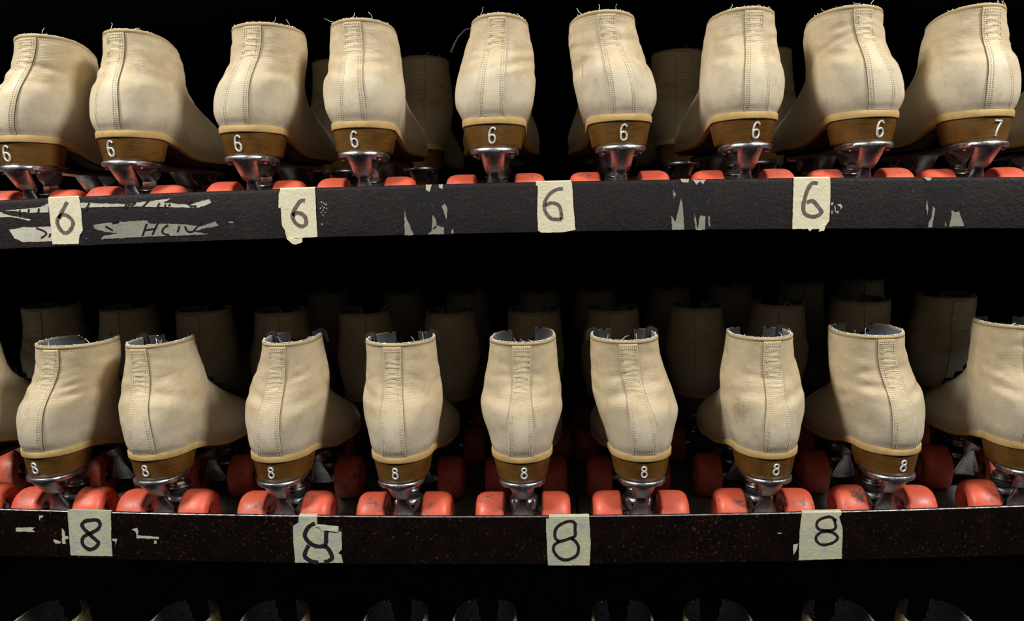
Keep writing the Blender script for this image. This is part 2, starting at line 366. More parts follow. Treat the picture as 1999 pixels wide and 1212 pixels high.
    def lining(s):
        V = []; F = []; n2 = 56; W = 2*n2-1; hs = [s.H-1.2-i*5 for i in range(int((s.H-30)/5))]
        for h in hs:
            c = s.cols(h)
            for j in range(-(n2-1), n2): V.append(s.P(c[abs(j)]*(1 if j >= 0 else -1), h, -2.6))
        for i in range(len(hs)-1):
            for j in range(W-1):
                a = i*W+j
                g = 9+6*sm((hs[i]-60)/60.)
                if hs[i] > 58 and V[a][1] > 60 and abs(V[a][0]-s.lean*.8) < g and abs(V[a+1][0]-s.lean*.8) < g: continue
                F.append((a, a+W, a+W+1, a+1))
        return mesh_of('lining', V, F, [M['lining']])
    def sw(s, h): return lerp(13.6, 9.6, sm((h-15)/65.)) + .5*math.sin(h/11.+s.seed)
    def stay(s):
        V = []; UV = []; F = []; MI = []; h = -.5; hs = []
        while h < s.H-4.3: hs.append(h); h += 1.1
        hs += [s.H-4.3, s.H-3.6]
        cs = [-1.075, -1.03, -.97, -.9, -.75, -.5, -.25, 0, .25, .5, .75, .9, .97, 1.03, 1.075]
        for i, h in enumerate(hs):
            w = s.sw(h); e = 1. if i < len(hs)-1 else 0.
            rip = sm((h-62)/10.)*(1-sm((h-(s.H-16))/12.))
            for c in cs:
                o = .08 if abs(c) > 1.05 else (1.35 if abs(c) > 1.01 else 1.6 if abs(c) < .95 else 1.55)
                o *= e
                if abs(c) < .9: o += rip*(.42*noise.noise(Vector((c*1.1, h/2.6, s.seed*1.3)))+.25*math.sin(h*1.15+3*noise.noise(Vector((h/9., s.seed, c)))))
                if .6 < abs(c) < .85: o -= .15
                V.append(s.P(c*w+s.so, max(0, h), o)); UV.append((c*w/100.+3, h/100.))
        n = len(cs)
        for i in range(len(hs)-1):
            for j in range(n-1): a = i*n+j; F.append((a, a+1, a+n+1, a+n)); MI.append(1 if j in (0, n-2) else 0)
        return sharp(mesh_of('back_stay', V, F, [M['strip'], M['raw']], True, UV, MI), 50)
    def stitches(s):
        b = MB()
        def st(pa, pb, nrm, wd=.62, ht=.5, m=0):
            pa, pb = Vector(pa), Vector(pb); d = pb-pa; c = d.cross(nrm).normalized()*wd; up = nrm.normalized()*ht; q = d*.22
            b.add([pa-c*.5, pa+c*.5, pb+c*.5, pb-c*.5, pa+q+up-c*.6, pa+q+up+c*.6, pb-q+up+c*.6, pb-q+up-c*.6],
                  [(0, 1, 5, 4), (1, 2, 6, 5), (2, 3, 7, 6), (3, 0, 4, 7), (4, 5, 6, 7)], m)
        def nrm(a, h):
            p = Vector(s.P(a, h, 1)); q = Vector(s.P(a, h, 0)); n = p-q; return n.normalized() if n.length > 1e-6 else Vector((0, -1, 0))
        for sd in (-1, 1):
            for ins in (1.9, 4.3):
                h = 1.5
                while h < s.H-7:
                    a0 = s.so+sd*(s.sw(h)-ins); a1 = s.so+sd*(s.sw(h+1.2)-ins); o = 1.42
                    n = nrm(a0, h); st(s.P(a0, h, o), s.P(a1, h+1.2, o), n)
                    st(s.P(a1, h+1.15, o+.1), s.P(a1, h+1.85, o+.1), n, .62, .12, 1)
                    h += 1.9
        for hh in (s.H-5.6, s.H-8):
            a = s.so-s.sw(s.H)+2.5
            while a < s.so+s.sw(s.H)-2.5:
                st(s.P(a, hh, 1.5), s.P(a+1.3, hh, 1.5), nrm(a, hh)); st(s.P(a+1.3, hh, 1.55), s.P(a+1.9, hh, 1.55), nrm(a, hh), .8, .12, 1); a += 2.0
        for sd in (-1, 1):
            a = s.sw(s.H)+1+sd*s.so
            while a < 98:
                hh = s.H-5.2; n = nrm(sd*a, hh); st(s.P(sd*a, hh, 0), s.P(sd*(a+1.4), hh, 0), n, .5, .32)
                st(s.P(sd*(a+1.5), hh, 0), s.P(sd*(a+2.05), hh, 0), n, .7, .12, 1); a += 2.1
        return b.mesh('stitching', [M['thread'], M['hole']], True, 60)
    def fringe(s, nlong=3):
        R = random.Random(s.seed+50); b = MB()
        N0 = 26 if s.H < 110 else 60
        for i in range(N0+nlong):
            a = R.uniform(-92, 92); p = Vector(s.P(a, s.H, -.6)); lg = i >= N0
            n = Vector((R.uniform(-1, 1), R.uniform(-1, 1), R.uniform(.15, 1))).normalized(); L = R.uniform(6, 12) if lg else R.uniform(.6, 2.0)
            if lg: a = R.choice([-1, 1])*R.uniform(0, 40); p = Vector(s.P(a, s.H, 0))
            pts = [p]; d = n
            for q in range(5 if lg else 3):
                d = (d+Vector((R.uniform(-1, 1), R.uniform(-1, 1), R.uniform(-.6, .8)))*(.7 if lg else .5)).normalized(); pts.append(pts[-1]+d*L/(5 if lg else 3))
            b.tube(pts, .24 if lg else R.uniform(.18, .38), 4)
        # the fuzzy cut edge of the felt
        for sd in (-1, 1):
            pts = [Vector(s.P(sd*a, s.H, -1.6))+Vector((R.uniform(-.3, .3), R.uniform(-.3, .3), .35+R.uniform(-.25, .4))) for a in [x*1.6 for x in range(0, 58)]]
            b.tube(pts, lambda t: .30 if s.H > 110 else .2, 5)
        return b.mesh('frayed_edge', [M['fluff']], True, 80)
    def throat(s):
        """points on left and right flap edges from vamp to collar"""
        out = []
        for i in range(9):
            h = 30+(s.H-33)*i/8.; L = s.half(h)[1][-1]
            e = 13+3*sm((h-60)/60.); out.append((s.P(-(L-e), h, .8), s.P(L-e, h, .8)))
        return out
    def laces(s):
        b = MB(); T = s.throat()
        for i in range(7):
            for A, B in ((T[i][0], T[i+1][1]), (T[i][1], T[i+1][0])):
                A = Vector(A); B = Vector(B); m = (A+B)/2+Vector((0, 3.4, 2.6)); sa = 1 if A.x > B.x else -1
                b.tube([A+Vector((sa*5, -5, -4.5)), A+Vector((sa*6, -2, 2.4)), A+Vector((sa*3, 1.5, 5.2)), m, B+Vector((-sa*3, 1.5, 5.2)), B+Vector((-sa*6, -2, 2.4)), B+Vector((-sa*5, -5, -4.5))], 2.1, 6, flat=.6)
        return b.mesh('laces', [M['lace']], True, 70)
    def tongue(s):
        b = MB(); rows = []
        for i in range(14):
            h = 44+(s.H*.70-44)*i/13.; L = s.half(h)[1][-1]; c = Vector(s.P(L, h, -3.5)); hw = 15
            rows.append([(c.x+hw*u, c.y-5*u*u, c.z) for u in (-1, -.6, -.2, .2, .6, 1)]+[(c.x+hw*u, c.y-5*u*u-2.5, c.z) for u in (1, .6, .2, -.2, -.6, -1)])
        b.rings(rows); return b.mesh('tongue', [M['tongue']], True, 60)
    def eyelets(s, only):
        b = MB()
        for A, B in s.throat():
            for q, sd in ((A, -1), (B, 1)):
                if sd != only: continue
                q = Vector(q); h = q.z
                n = Vector((sd*.55, .8, .1)).normalized(); a = n.orthogonal().normalized(); c = n.cross(a)
                rr = []
                for i in range(12):
                    t = 2*math.pi*i/12; dr = a*math.cos(t)+c*math.sin(t)
                    rr.append([q+Vector((sd*4, -4, 0))+dr*(2.6+.9*math.cos(u))+n*(.9*math.sin(u)) for u in (0, 1.57, 3.14, 4.71)])
                rr.append(rr[0]); b.rings(rr, cap=False)
        return b.mesh('eyelet_rivets', [M['chrome']], True, 60)
def lace_loop(bt, a0, out, seed, n=2):
    """loose lace hanging over the collar edge, from inside to outside"""
    R = random.Random(seed); b = MB()
    for k in range(n):
        a = a0+k*5; p = Vector(bt.P(a, bt.H, -4)); q = Vector(bt.P(a, bt.H, 1.5)); d = Vector((q.x-p.x, q.y-p.y, 0)).normalized()
        pts = [p+Vector((0, 0, -26)), p+Vector((0, 0, -10))-d*1.5, p+Vector((0, 0, 2.5)), (p+q)/2+Vector((0, 0, 3.4)), q+d*2.5+Vector((0, 0, 1)), q+d*4+Vector((0, 3, -8-out*.3)), q+d*3+Vector((R.uniform(-3, 3), 6, -out))]
        sp = []
        for i in range(len(pts)-1):
            for t in (0, .5): sp.append(pts[i].lerp(pts[i+1], t))
        sp.append(pts[-1]); b.tube(sp, 2.2, 7, flat=.35)
    return b.mesh('loose_lace', [M['lace']], True, 70)
BASE = Boot(0, 120, 0, False)
def outline(inset=0., y1=999, k=1.0):
    """half outline of the sole, list of (x, y)"""
    out = []; L = BASE.half(0)[1][-1]; n = 90
    for i in range(n+1):
        a = L*(i/n)**1.25; p = BASE.P(a if a > 0 else 1e-4, 0, -inset, True)
        if p[1] > y1: break
        out.append((max(0., p[0]) if i else 0., p[1]))
    return out
def slab(b, half, zt, zb, m=0, bev=0.):
    """closed symmetric slab from a half outline; zt/zb functions of y"""
    n = len(half); loop = [(x, y) for x, y in half]+[(-x, y) for x, y in reversed(half)]
    rings = []
    lev = [(0, bev), (bev, 0), (1, 0), (2, bev)] if bev else [(1, 0), (3, 0)]
    def ring(z, ins):
        r = []
        cy = 40.
        for x, y in loop:
            d = math.hypot(x, y-cy) or 1; r.append((x*(1-ins/max(8, abs(x)+8)), y-ins*(y-cy)/d*.6, z(y)))
        return r
    if bev: rings = [ring(lambda y: zb(y), bev), ring(lambda y: zb(y)+bev, 0), ring(lambda y: zt(y)-bev, 0), ring(lambda y: zt(y), bev)]
    else: rings = [ring(zb, 0), ring(zt, 0)]
    k = len(b.v); N = len(loop)
    for r in rings: b.v += r
    for i in range(len(rings)-1):
        for j in range(N): a = k+i*N+j; c = k+i*N+(j+1) % N; b.f.append((a, c, c+N, a+N)); b.m.append(m)
    for base in (k, k+(len(rings)-1)*N):
        for i in range(n-1): b.f.append((base+i, base+i+1, base+N-2-i, base+N-1-i)); b.m.append(m)
zwelt = lambda y: ZW+drop(y)
def make_shared():
    S = {}
    # welt: rolled band round the whole sole
    b = MB(); o = outline(-1.2); loop = [(x, y) for x, y in o]+[(-x, y) for x, y in reversed(o[1:-1])]
    prof = [(-7.5, -.9), (-7.3, -.2), (-6.8, .1), (-3.5, .25), (-.7, .3), (-.1, .0), (.15, -1.0), (.1, -6), (-7.5, -6)]
    rings = []
    for dz, off in prof:
        r = []
        for i, (x, y) in enumerate(loop):
            p = loop[i-1]; q = loop[(i+1) % len(loop)]; tx, ty = q[0]-p[0], q[1]-p[1]; L = math.hypot(tx, ty) or 1
            th = dz*(1-.25*sm((y-60)/40.)); r.append((x+ty/L*off, y-tx/L*off, zwelt(y)+th))
        rings.append(r)
    rings.append(rings[0]); b.rings(rings, cap=False); S['welt'] = b.mesh('welt', [M['welt']], True, 50)
    b = MB(); slab(b, outline(4), lambda y: zwelt(y)-3, lambda y: zwelt(y)-(7.4 if y < 70 else 5.8)-3*sm((y-70)/50.)); S['sole'] = b.mesh('sole', [M['sole']])
    # stacked heel, tapering downwards
    b = MB(); top = outline(.4, 62); rings = []
    zs = [1, .97, .8, .6, .4, .2, .06, 0]
    for t in zs:
        ins = 4.6*(1-t)**1.1+(.8 if t == 0 else 0)
        h = outline(.4+ins, 61-3*(1-t)); h.append((h[-1][0], 62-3*(1-t)))
        o = [(x, y) for x, y in h]; m = 46
        # resample to a fixed count
        Ls = [0.]
        for p, q in zip(o, o[1:]): Ls.append(Ls[-1]+math.hypot(q[0]-p[0], q[1]-p[1]))
        rs = []
        for i in range(m+1):
            s_ = Ls[-1]*i/m; j = max(k2 for k2 in range(len(Ls)) if Ls[k2] <= s_+1e-9); j = min(j, len(o)-2); u = (s_-Ls[j])/max(1e-9, Ls[j+1]-Ls[j])
            rs.append((lerp(o[j][0], o[j+1][0], u), lerp(o[j][1], o[j+1][1], u)))
        loop = rs+[(-x, y) for x, y in reversed(rs[1:])]
        rings.append([(x, y, lerp(82, zwelt(y)-7, t)) for x, y in loop])
    rings.reverse(); b.rings(rings); S['heel'] = b.mesh('heel', [M['heel']], True, 55)
    # cast plate
    hp = []
    for i in range(15):
        t = math.pi/2*i/14; hp.append((26*math.sin(t), 31-26*math.cos(t)))
    hp += [(26.3, 45), (25, 58), (20, 72), (15, 90), (13, 120), (14, 150), (20, 172), (26, 190), (28, 215), (25, 238), (15, 252), (6, 257)]
    b = MB(); slab(b, hp, lambda y: 82, lambda y: 76.8, bev=1.1)
    for x, y in ((-19, 24), (19, 24), (-19, 55), (19, 55)): b.cyl((x, y, 75.2), (0, 0, 1), 2.6, 3.4, 10, bev=.6)
    for (yc) in (0, 142):                   # pivot boss that runs down and forward from the plate
        rg = []
        for t, cy, rx, ry in ((0, 16, 14.5, 11), (.12, 17, 13.4, 10.6), (.4, 22.5, 12, 10), (.75, 30, 10.4, 9), (.92, 34, 9.4, 8.2), (1, 35.5, 6.5, 6)):
            z = lerp(78, 55.5, t); rg.append([(rx*math.cos(a), yc+cy+ry*math.sin(a)+(2.4*math.sin(a)*t), z-2*math.sin(a)*t) for a in [2*math.pi*q/20 for q in range(20)]])
        b.rings(rg)
        b.tube([(0, yc+72, 78), (0, yc+84, 70)], 12, 14)
    b.cyl((0, 250, 70), (0, .35, 1), 8, 16, 16)
    S['plate'] = b.mesh('plate', [M['alu']], True, 40)
    b = MB(); b.cyl((0, 257, 55), (0, .35, 1), 15, 20, 22, bev=4); S['stop'] = b.mesh('toe_stop', [M['rubber']])
    # truck hanger (local origin on the axle)
    b = MB()
    secs = [(28, -16.5, 5.6, 4.2), (22, -15, 6.6, 4.4), (15, -12, 9, 4.8), (7, -8, 12, 5.4), (0, -3, 14, 6), (-6, 0, 14.5, 6.5)]
    b.rings([[(rx*c, y+ry*s_, z) for c, s_ in [(math.copysign(abs(math.cos(a))**.6, math.cos(a)), math.copysign(abs(math.sin(a))**.6, math.sin(a))) for a in [2*math.pi*q/20 for q in range(20)]]] for z, y, rx, ry in secs])
    for sx in (-1, 1): b.tube([(sx*4.6, -17, 24), (sx*6.4, -15.5, 18), (sx*10, -12.5, 10), (sx*13.5, -7, -2)], 1.8, 6)
    b.tube([(-20, 0, 0), (-14, 0, 0), (14, 0, 0), (20, 0, 0)], lambda t: 7 if 0 < t < 1 else 5.6, 16)
    b.tube([(-49, 0, 0), (49, 0, 0)], 3.4, 10, 1)
    # kingpin ring
    rr = []
    for i in range(24):
        t = 2*math.pi*i/24; dr = Vector((math.cos(t), math.sin(t), 0)); rr.append([Vector((0, 30, 11))+dr*(13+4.2*math.cos(u))+Vector((0, .25*4.2*0, 4*math.sin(u))) for u in [2*math.pi*q/8 for q in range(8)]])
    rr.append(rr[0]); b.rings(rr, cap=False)
    b.tube([(-11, 3, 2), (-13, 16, 12)], 4, 8); b.tube([(11, 3, 2), (13, 16, 12)], 4, 8)
    S['truck'] = b.mesh('truck', [M['alu'], M['chrome']], True, 40)
    ax = Vector((0, -.14, 1))
    b = MB(); c0 = Vector((0, 30, 11))
    b.cyl(c0+ax*9, ax, 12.5, 10, 22, bev=2.5); b.cyl(c0-ax*9, ax, 12, 10, 22, bev=2.5); S['cushion'] = b.mesh('cushion', [M['rubber']])
    b = MB(); b.cyl(c0+ax*15.2, ax, 14.2, 2.6, 24, bev=1.); b.cyl(c0+ax*17.6, ax, 11, 2.4, 20, bev=1.); b.cyl(c0+ax*20.6, ax, 8.4, 5.5, 6); b.cyl(c0+ax*26, ax, 4.4, 12, 12); b.cyl(c0, ax, 4, 44, 12)
    b.cyl(c0-ax*15.2, ax, 13.2, 2.4, 24, bev=1.); b.cyl(c0-ax*19, ax, 7.5, 5, 6); S['kingpin'] = b.mesh('kingpin', [M['chrome']], True, 30)
    # wheel: lathe about x, outer side = +x
    prof = [(10.5, -13), (12.5, -15.6), (17, -16.5), (25.6, -16.4), (27.6, -15.4), (28.4, -13), (28.5, 3), (28.1, 7.5), (26.8, 11.6), (24.2, 14.8), (20, 16.4), (15, 15.6), (12.6, 13.2), (11.6, 9), (10.5, 6), (10.5, -13)]
    b = MB(); n = 44; b.rings([[(x, r*math.cos(2*math.pi*j/n), r*math.sin(2*math.pi*j/n)) for j in range(n)] for r, x in prof], cap=False); S['wheel'] = b.mesh('wheel', [M['wheel']], True, 50)
    b = MB(); b.cyl((-2, 0, 0), (1, 0, 0), 10.8, 17, 24, 0, .8); b.cyl((-2, 0, 0), (1, 0, 0), 7.2, 18.4, 20, 1, .6); b.cyl((7.4, 0, 0), (1, 0, 0), 5, 5, 6, 1); S['bearing'] = b.mesh('bearing', [M['dark'], M['chrome']], True, 30)
    return S
S = make_shared()
# numbers nailed on the heel
def heel_point(a, z, off):
    t = (z-82)/25.; L = BASE.half(0)[1]; p = BASE.P(a if abs(a) > 1e-4 else 1e-4, 0, -(.4+4.6*max(0, 1-t)**1.1)+off, True); return Vector((p[0], p[1], z))
def circ(cx, cz, rx, rz, a0, a1, n=18): return [(cx+rx*math.cos(math.radians(a0+(a1-a0)*i/n)), cz+rz*math.sin(math.radians(a0+(a1-a0)*i/n))) for i in range(n+1)]
def digit(ch, seed=0, ndx=0.):
    R = random.Random(seed); dx = ndx; tl = R.uniform(-.06, .06)
    if ch == '8': st = [circ(0, 3.3, 2.5, 2.5, 0, 360), circ(0, -3.0, 3.2, 3.3, 0, 360)]
    elif ch == '6': st = [circ(0, -3.3, 3.6, 3.9, 0, 360), [(3.3, 5.2), (2.4, 6.6), (.6, 7.2), (-1.4, 6.2), (-2.9, 3.6), (-3.6, .4), (-3.6, -3)]]
    else: st = [[(-3.5, 6.9), (0, 6.6), (3.7, 6.8), (2.6, 4), (.9, .4), (-.2, -3.4), (-.4, -7)]]
    b = MB()
    for s_ in st:
        pts = []
        for i in range(len(s_)-1):
            for q in range(2): pts.append((lerp(s_[i][0], s_[i+1][0], q/2), lerp(s_[i][1], s_[i+1][1], q/2)))
        pts.append(s_[-1]); rings = []
        for i, (x, z) in enumerate(pts):
            p = pts[max(0, i-1)]; q = pts[min(len(pts)-1, i+1)]; tx, tz = q[0]-p[0], q[1]-p[1]; l = math.hypot(tx, tz) or 1; nx, nz = -tz/l, tx/l
            ring = []
            for u, o in ((-1.0, -.4), (-.95, .7), (-.45, 1.25), (.45, 1.25), (.95, .7), (1.0, -.4)):
                X = x+nx*u; Z = z+nz*u; X, Z = X+Z*tl+dx, Z; ring.append(heel_point(X, 94.6+Z*(1.02 if ch == '8' else 1.1), o+.2))
            rings.append(ring)
        b.rings(rings)
    return b.mesh('number', [M['num']], True, 50)
# ------------------------------------------------------------------ the rack
def lip(row, x):
    if row == 'T': return .3930-.022*(x+.04)**2
    if row == 'B': return .0331+.033*(x+.02)**2
    if row == 'C': return -.295
    return .744
LIPH = {'T': .045, 'B': .051, 'C': .045, 'U': .045}; XR = 1.5; DEPTH = 1.25
rack = empty('storage_rack', (0, 0, 0)); tag(rack, 'black steel storage rack with flaking painted rails holding rows of roller skates', 'rack')
for row, hgt, mt in (('U', .05, 'rail_t'), ('T', .0518, 'rail_t'), ('B', .0540, 'rail_b'), ('C', .05, 'rail_b')):
    b = MB(); N = 120; th = .0045 if row in 'UT' else .0042; rings = []
    for i in range(N+1):
        x = -XR+2*XR*i/N; z = lip(row, x)
        if row in 'UT': prof = [(0, z-hgt), (0, z-.0042), (.0006, z-.0020), (.0016, z-.0006), (.003, z), (th+.0005, z-.0003), (th+.001, z-.002), (th+.001, z-LIPH[row]), (.03, z-LIPH[row]), (.03, z-LIPH[row]-.003), (.004, z-LIPH[row]-.003), (.004, z-hgt)]
        else: prof = [(0, z-hgt), (0, z-.0026), (0.0001, z-.0009), (.0008, z-.0001), (.0016, z), (th-.0005, z), (th, z-.0006), (th, z-LIPH[row]), (.03, z-LIPH[row]), (.03, z-LIPH[row]-.003), (.004, z-LIPH[row]-.003), (.004, z-hgt)]
        rings.append([(x, y, zz) for y, zz in prof])
    b.rings(rings); me = b.mesh('rail', [M[mt], M['edge']], True, 50, scale=1)
    n = 12
    for p in me.polygons:
        c = p.center; z = lip(row, c.x)
        if row in 'BC' and c.z > z-.0014 and c.y < .0022: p.material_index = 1
    o = put('rail', me, rack); o['label'] = 'upper rail with flaking black paint' if row == 'T' else 'rail with black paint worn to metal on its top edge'
    # deck of sheet-metal planks laid front to back
    b = MB(); R = random.Random(ord(row)); x = -XR
    while x < XR:
        wd = .128
        z0 = lip(row, x+wd/2)-LIPH[row]
        for (xa, xb, dz) in ((x+.001, x+wd-.003, 0.),):
            b.add([(xa, .0055, lip(row, xa)-LIPH[row]-.0012), (xb, .0055, lip(row, xb)-LIPH[row]-.0012), (xb, DEPTH, lip(row, xb)-LIPH[row]-.0012), (xa, DEPTH, lip(row, xa)-LIPH[row]-.0012),
                   (xa, .0055, lip(row, xa)-LIPH[row]), (xb, .0055, lip(row, xb)-LIPH[row]), (xb, DEPTH, lip(row, xb)-LIPH[row]), (xa, DEPTH, lip(row, xa)-LIPH[row])],
                  [(0, 3, 2, 1), (4, 5, 6, 7), (0, 1, 5, 4), (1, 2, 6, 5), (2, 3, 7, 6), (3, 0, 4, 7)])
        x += wd
    b.add([(sx*XR, yy, lip(row, sx*XR)-LIPH[row]-.0014-dz) for dz in (0, .002) for sx, yy in ((-1, .0055), (1, .0055), (1, DEPTH), (-1, DEPTH))] if row in 'CU' else [], [(0, 3, 2, 1), (4, 5, 6, 7), (0, 1, 5, 4), (1, 2, 6, 5), (2, 3, 7, 6), (3, 0, 4, 7)] if row in 'CU' else [], 1)  # black sheet added under the planks to stop light leaking through the joints
    if row in 'TB':
        for i in range(60):
            xa = -XR+2*XR*i/60; xb = xa+2*XR/60
            b.add([(xx, yy, lip(row, xx)-LIPH[row]-.0013-dz) for dz in (0, .002) for xx, yy in ((xa, .0055), (xb, .0055), (xb, DEPTH), (xa, DEPTH))], [(0, 1, 2, 3), (4, 5, 6, 7)], 1)
    o = put('deck', b.mesh('deck', [M['deck'], M['black']], False, 30, scale=1), rack); o['label'] = 'grey metal shelf deck in long strips'
b = MB(); b.box((0, DEPTH+.01, .2), (2*XR+.04, .02, 1.4)); put('back_panel', b.mesh('back_panel', [M['black']], False, scale=1), rack)
for sx in (-1, 1):
    b = MB(); b.box((sx*(XR+.012), DEPTH/2, .2), (.02, DEPTH+.04, 1.4)); put('side_panel', b.mesh('side_panel', [M['black']], False, scale=1), rack)

# ------------------------------------------------------------------ skates
WHEELS = [(sx, y) for y in (52, 194) for sx in (-1, 1)]
def chassis(root, seed, sub=True):
    put('welt', S['welt'], root); put('sole', S['sole'], root); put('heel', S['heel'], root); put('plate', S['plate'], root)
    if sub: put('toe_stop', S['stop'], root)
    for y in (52, 194):
        t = put('truck', S['truck'], root, (0, y*mm, .0285))
        if sub: put('cushion', S['cushion'], t); put('kingpin', S['kingpin'], t)
    R = random.Random(seed)
    for sx, y in WHEELS:
        wo = put('wheel', S['wheel'], root, (sx*.038, y*mm, .0285)); wo.rotation_euler = (R.uniform(0, 6.28), 0, 0) if sx > 0 else (R.uniform(0, 6.28), 0, math.pi)
        if sx < 0: wo.rotation_euler = (0, 0, math.pi)
        if sub: put('bearing', S['bearing'], wo)
def skate(x, y, row, yaw, H, lean, seed, label, group, digitch=None, tw=1., bul=(0, 0), flare=0., loops=(), dz=0., rise=0., ndx=0.):
    z = lip(row, x)-LIPH[row]+dz
    root = empty('roller_skate', (x, y, z), -math.radians(yaw)); tag(root, label, 'roller skate', group)
    bt = Boot(seed, H, lean, True, tw, bul, flare, rise, 0 if abs(ndx-3.4) < .01 else ndx*.9)
    put('upper', bt.upper('leather_stained' if 'stain on' in label else 'leather_scuffed' if 'scuff on' in label else 'leather'), root); put('back_stay', bt.stay(), root); put('lining', bt.lining(), root)
    put('stitching', bt.stitches(), root); put('frayed_edge', bt.fringe(), root)
    put('tongue', bt.tongue(), root); put('laces', bt.laces(), root); put('eyelet_rivets', bt.eyelets(-1), root); put('eyelet_rivets', bt.eyelets(1), root)
    for i, (a, o_) in enumerate(loops): put('loose_lace', lace_loop(bt, a, o_, seed+i), root)
    if digitch:
        q = put('number', digit(digitch, seed, ndx), root); q['label'] = 'silver metal number %s nailed on the heel' % digitch
    chassis(root, seed)
    return root, bt
GT = 'front row of skates on the upper shelf'; GB = 'front row of skates on the middle shelf'
Y0 = .008
NDT = [-3.6, -4.5, -3.5, -3.2, 0, .5, 4.3, 4.3, 4.2]; NDB = [-4.6, -1.5, -1.3, -2.3, 3.4, 0, 3.6, 5.6]   # where each number was nailed
TOP = [  # x, yaw, lean(mm), tw, bul, digit, label
    (-.5762, -1, 31, 1.0, (0, 0), '6', 'cream skate numbered 6 cut off by the left frame edge, upper shelf'),
    (-.4607, 1, 12, .93, (0, 0), '6', 'cream skate numbered 6 on the upper shelf, second from the left frame edge'),
    (-.3227, 0, 21, 1.06, (0, 0), '6', 'cream skate numbered 6 on the upper shelf, third from the left frame edge'),
    (-.1980, -.5, 2, .98, (0, 0), '6', 'cream skate numbered 6 on the upper shelf with a dim skate showing at its right'),
    (-.0547, 0, 8, .86, (0, 0), '6', 'cream skate numbered 6 with a thin black lace tip hanging out at its left'),
    (.0825, -1, -17, .98, (0, 0), '6', 'cream skate numbered 6 with a brown scuff on its left flank, upper shelf'),
    (.2155, 0, -2, .95, (0, 0), '6', 'cream skate numbered 6 between two dim skates, directly right of the scuffed skate'),
    (.3417, 0, -19, 1.02, (0, 0), '6', 'cream skate numbered 6 standing next to the one numbered 7'),
    (.4592, 1, -8, .91,  (0, 0), '7', 'cream skate with silver 7 on its heel, upper shelf')]
for i, (x, yaw, lean, tw, bul, dg, lb) in enumerate(TOP):
    root, bt = skate(x, Y0, 'T', yaw, 104, lean, 11+i, lb, GT, dg, tw, bul, flare=(0, 0, 0, 0, 0, 2, 0, 0, 0)[i], rise=(-14, -15, -3, -8, -6, -10, -6, -11, -9)[i], ndx=NDT[i])
    if i == 4:
        b = MB(); P0 = Vector(bt.P(-75, bt.H, 0)); b.tube([P0+Vector((4, 4, -8)), P0+Vector((0, 3, 3)), P0+Vector((-9, 2, 1)), P0+Vector((-17, 0, -7)), P0+Vector((-21, -1, -14))], .9, 6)
        b.tube([P0+Vector((-21, -1, -14)), P0+Vector((-25.5, -2, -24))], 1.25, 6, 1); q = put('loose_lace', b.mesh('loose_lace', [M['lace'], M['rubber']]), root); q['label'] = 'thin black lace end'
BOT = [
    (-.5762, 0, 28, 1.10, (0, 0), '8', 'cream skate numbered 8 furthest left whose whole heel shows, middle shelf', ()),
    (-.4520, 1, 0, .82, (0, 0), '8', 'cream skate numbered 8 on the middle shelf, just right of the leftmost 8 label', ((-84, 3),)),
    (-.3092, 1, 13, .78, (0, 0), '8', 'cream skate numbered 8 on the middle shelf standing left behind the peeling 8 label', ((-78, 3), (90, 10))),
    (-.1690, 0, 1, 1.04, (0, 2), '8', 'cream skate numbered 8 with laces looped over both collar sides', ((-80, 4), (91, 13))),
    (-.0312, 0, 3, 1.0, (3, 2), '8', 'cream skate numbered 8 seen straight from behind, middle shelf centre', ()),
    (.1033, 0, -17, 1.0, (0, 3), '8', 'cream skate numbered 8 on the middle shelf just right of the label with ring-shaped 8', ((-91, 7), (84, 4))),
    (.2425, 1, -5, .91, (0, 0), '8', 'cream skate numbered 8 with brown stain on its left flank, middle shelf', ((84, 3),)),
    (.3762, 2, -21, .99, (0, 0), '8', 'cream skate numbered 8 with wide open grey lined collar, right of the stained one', ())]
for i, (x, yaw, lean, tw, bul, dg, lb, lp) in enumerate(BOT):
    skate(x, Y0, 'B', yaw, (117, 120.5, 124, 124, 124, 124, 123, 120.5)[i], lean, 31+i, lb, GB, dg, tw, bul, loops=lp, flare=(0, 0, 0, 0, 1.5, 0, 0, 0)[i], rise=(1, 0, 1, 1, 3, 1.5, 0, 2)[i], ndx=NDB[i])
skate(-.697, Y0, 'B', 0, 120, 0, 45, 'dim skate cut off by the left frame edge on the middle shelf', GB, '8')
skate(.5190, Y0, 'B', 6, 124, -4, 46, 'cream skate at the right frame edge seen from its side, middle shelf', GB, '8', 1.1)
skate(.592, Y0, 'T', 3, 105, -4, 47, 'dark sliver of skate at the right frame edge, upper shelf', GT, '7')
# skates on the lower shelf, only the collars reach into view
tips = [-.610, -.450, -.334, -.193, -.077, .079, .195, .330, .449]
wh = ['leftmost', 'second from the left', 'third from the left', 'fourth from the left', 'middle', 'fourth from the right', 'third from the right', 'second from the right', 'rightmost']
LZ = -.352
protos = []
def row_protos():
    out = []
    for k in range(4):
        bt = Boot(60+k, 120, (-3, 4, 0, 6)[k], True, (1., .96, 1.04, 1.)[k], rise=2); out.append((bt.upper(), bt.stay(), bt.lining(), bt.tongue(), bt.laces(), bt.eyelets(-1), bt.eyelets(1), bt.fringe(2)))
    return out
PR = row_protos()
def back_skate(x, y, z, yaw, k, label, group, name='roller_skate'):
    root = empty(name, (x, y, z), -math.radians(yaw)); tag(root, label, 'roller skate', group)
    for nm, me in zip(('upper', 'back_stay', 'lining', 'tongue', 'laces', 'eyelet_rivets', 'eyelet_rivets', 'frayed_edge'), PR[k % 4]): put(nm, me, root)
    chassis(root, k, False); return root
